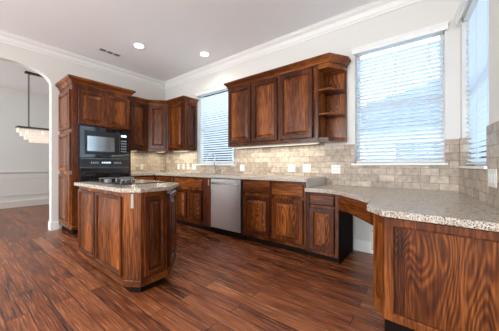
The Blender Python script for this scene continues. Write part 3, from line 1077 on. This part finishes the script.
plate('wide rightmost of four white wall plates left of the sink window', (-3.89, yb, ZP), 0, 'switch', .115)
plate('white outlet on the tiles right of the sink window, above the dishwasher', (-2.59, yb, 1.03), 0, 'outlet', .1)
plate('wide white switch plate under the right-hand wall cabinets', (-1.635, yb, 1.03), 0, 'switch', .118)
plate('wide white outlet at the right end of the high counter', (-1.395, yb, 1.03), 0, 'outlet', .118)
plate('wide white outlet above the low desk counter, under the open shelves', (-.985, yb, 1.02), 0, 'outlet', .118)
plate('white outlet on the tiles between the oven cabinet and back corner', (LX + .0125, -.585, ZP), R(90))
d_ = Vector((math.cos(RROT), math.sin(RROT))); n_ = Vector((d_.y, -d_.x))
pr_ = Vector((RX, 0)) + d_ * 1.035 + n_ * .0125
plate('wide white switch plate at the photo\'s right edge beside the right-hand window', (pr_.x, pr_.y, .99), RROT, 'switch', .16)
plate('small white outlet low on the dining room wall', (FX + .0005, -2.66, .37), R(90))
o = tag(obj('outlet_plate', box(-.014, .014, -.006, -.0005, -.05, .05), M['beige'], loc=(-2.79, FY, .80)), 'slim almond plate on the cabinet stile left of the dishwasher', 'outlet')

# ------------------------------------------------------------------ ceiling fixtures
def can(label, x, y, p=22):
    t = thing('ceiling_light', label, 'ceiling light', (x, y, CEIL), 0, 'recessed ceiling lights')
    obj('trim_ring', lathe([(.088, -.0005), (.088, -.006), (.070, -.010), (.066, -.004)], 32), M['trim'], t)
    obj('lens', lathe([(.064, -.0105), (.064, -.0135), (.04, -.016)], 32), M['lamp'], t)
    d = bpy.data.lights.new('lamp_glow', 'SPOT')
    d.energy = p; d.spot_size = R(150); d.spot_blend = .7; d.shadow_soft_size = .07; d.color = (1, .95, .86)
    l = bpy.data.objects.new('lamp_glow', d); COL.objects.link(l); l.parent = t; l.location = (0, 0, -.03)
can('lit recessed ceiling light above the island side, beside the vent', -3.70, -1.275)
can('lit recessed ceiling light near the crown moulding above the sink', -3.08, -.44)
def vent():
    t = thing('ceiling_vent', 'small white ceiling vent with dark slots', 'vent', (-4.32, -1.46, CEIL), R(90))
    obj('frame', boxes((-.17, .17, -.065, -.05, -.008, -.0005), (-.17, .17, .05, .065, -.008, -.0005), (-.17, -.155, -.05, .05, -.008, -.0005), (.155, .17, -.05, .05, -.008, -.0005), (-.06, -.045, -.05, .05, -.008, -.0005), (.045, .06, -.05, .05, -.008, -.0005)), M['trim'], t)
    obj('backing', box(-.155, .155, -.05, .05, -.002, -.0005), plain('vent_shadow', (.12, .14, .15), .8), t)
    bm = bmesh.new()
    for i in range(7):
        y = -.042 + i * .0125
        for a, b in ((-.155, -.06), (-.045, .045), (.06, .155)):
            bx(bm, a, b, y, y + .004, -.0065, -.0022)
    obj('louvre', bm, plain('vent_louvre', (.16, .18, .19), .6), t)
vent()

# ------------------------------------------------------------------ chandelier
def chandelier():
    t = thing('chandelier', 'long crystal chandelier hanging in the dining room beyond the arch', 'chandelier', (-6.58, -1.90, 0))
    zt = 1.85
    obj('canopy', box(-.05, .05, -.28, .28, CEIL - .03, CEIL - .0005), M['bronze'], t, bevel=.004)
    for y in (-.22, .22):
        bm = bmesh.new()
        z = CEIL - .03; i = 0
        while z > zt + .03:
            r_ = .012
            if i % 2:
                tube([(r_ * math.cos(a), y, z - .02 + .022 * math.sin(a)) for a in [k * PI / 4 for k in range(9)]], .0055, 5, bm)
            else:
                tube([(0, y + r_ * math.cos(a), z - .02 + .022 * math.sin(a)) for a in [k * PI / 4 for k in range(9)]], .0055, 5, bm)
            z -= .034; i += 1
        obj('chain', bm, M['bronze'], t)
    obj('frame', boxes((-.11, .11, -.405, -.385, zt - .02, zt + .01), (-.11, .11, .385, .405, zt - .02, zt + .01), (-.11, -.09, -.385, .385, zt - .02, zt + .01), (.09, .11, -.385, .385, zt - .02, zt + .01), (-.09, .09, -.23, -.21, zt - .01, zt + .03), (-.09, .09, .21, .23, zt - .01, zt + .03)), M['bronze'], t)
    bm = bmesh.new()
    for tier, (hx, hy, za) in enumerate(((.095, .385, zt - .02), (.08, .34, zt - .09), (.06, .28, zt - .16), (.04, .2, zt - .215))):
        pts = []
        m = int(hy * 2 / .035)
        for i in range(m + 1):
            y = -hy + 2 * hy * i / m
            pts += [(-hx, y), (hx, y)]
        for j in range(1, int(2 * hx / .035)):
            x = -hx + j * .035
            pts += [(x, -hy), (x, hy)]
        for x, y in pts:
            z = za
            for k in range(3):
                s = .0115
                c = [bm.verts.new(p) for p in ((x, y, z), (x - s, y, z - s * 1.2), (x, y - s, z - s * 1.2), (x + s, y, z - s * 1.2), (x, y + s, z - s * 1.2), (x, y, z - s * 2.4))]
                for f in ((0, 1, 2), (0, 2, 3), (0, 3, 4), (0, 4, 1), (5, 2, 1), (5, 3, 2), (5, 4, 3), (5, 1, 4)):
                    bm.faces.new([c[q] for q in f])
                z -= s * 2.6
    o = obj('crystals', bm, M['crystal'], t)
    o['kind'] = 'stuff'
    for y in (-.25, 0, .25):
        obj('bulb', lathe([(.012, -.03), (.022, 0), (.016, .03), (.004, .045)], 12), M['strip'], t, (0, y, zt - .1), smooth=True)
chandelier()
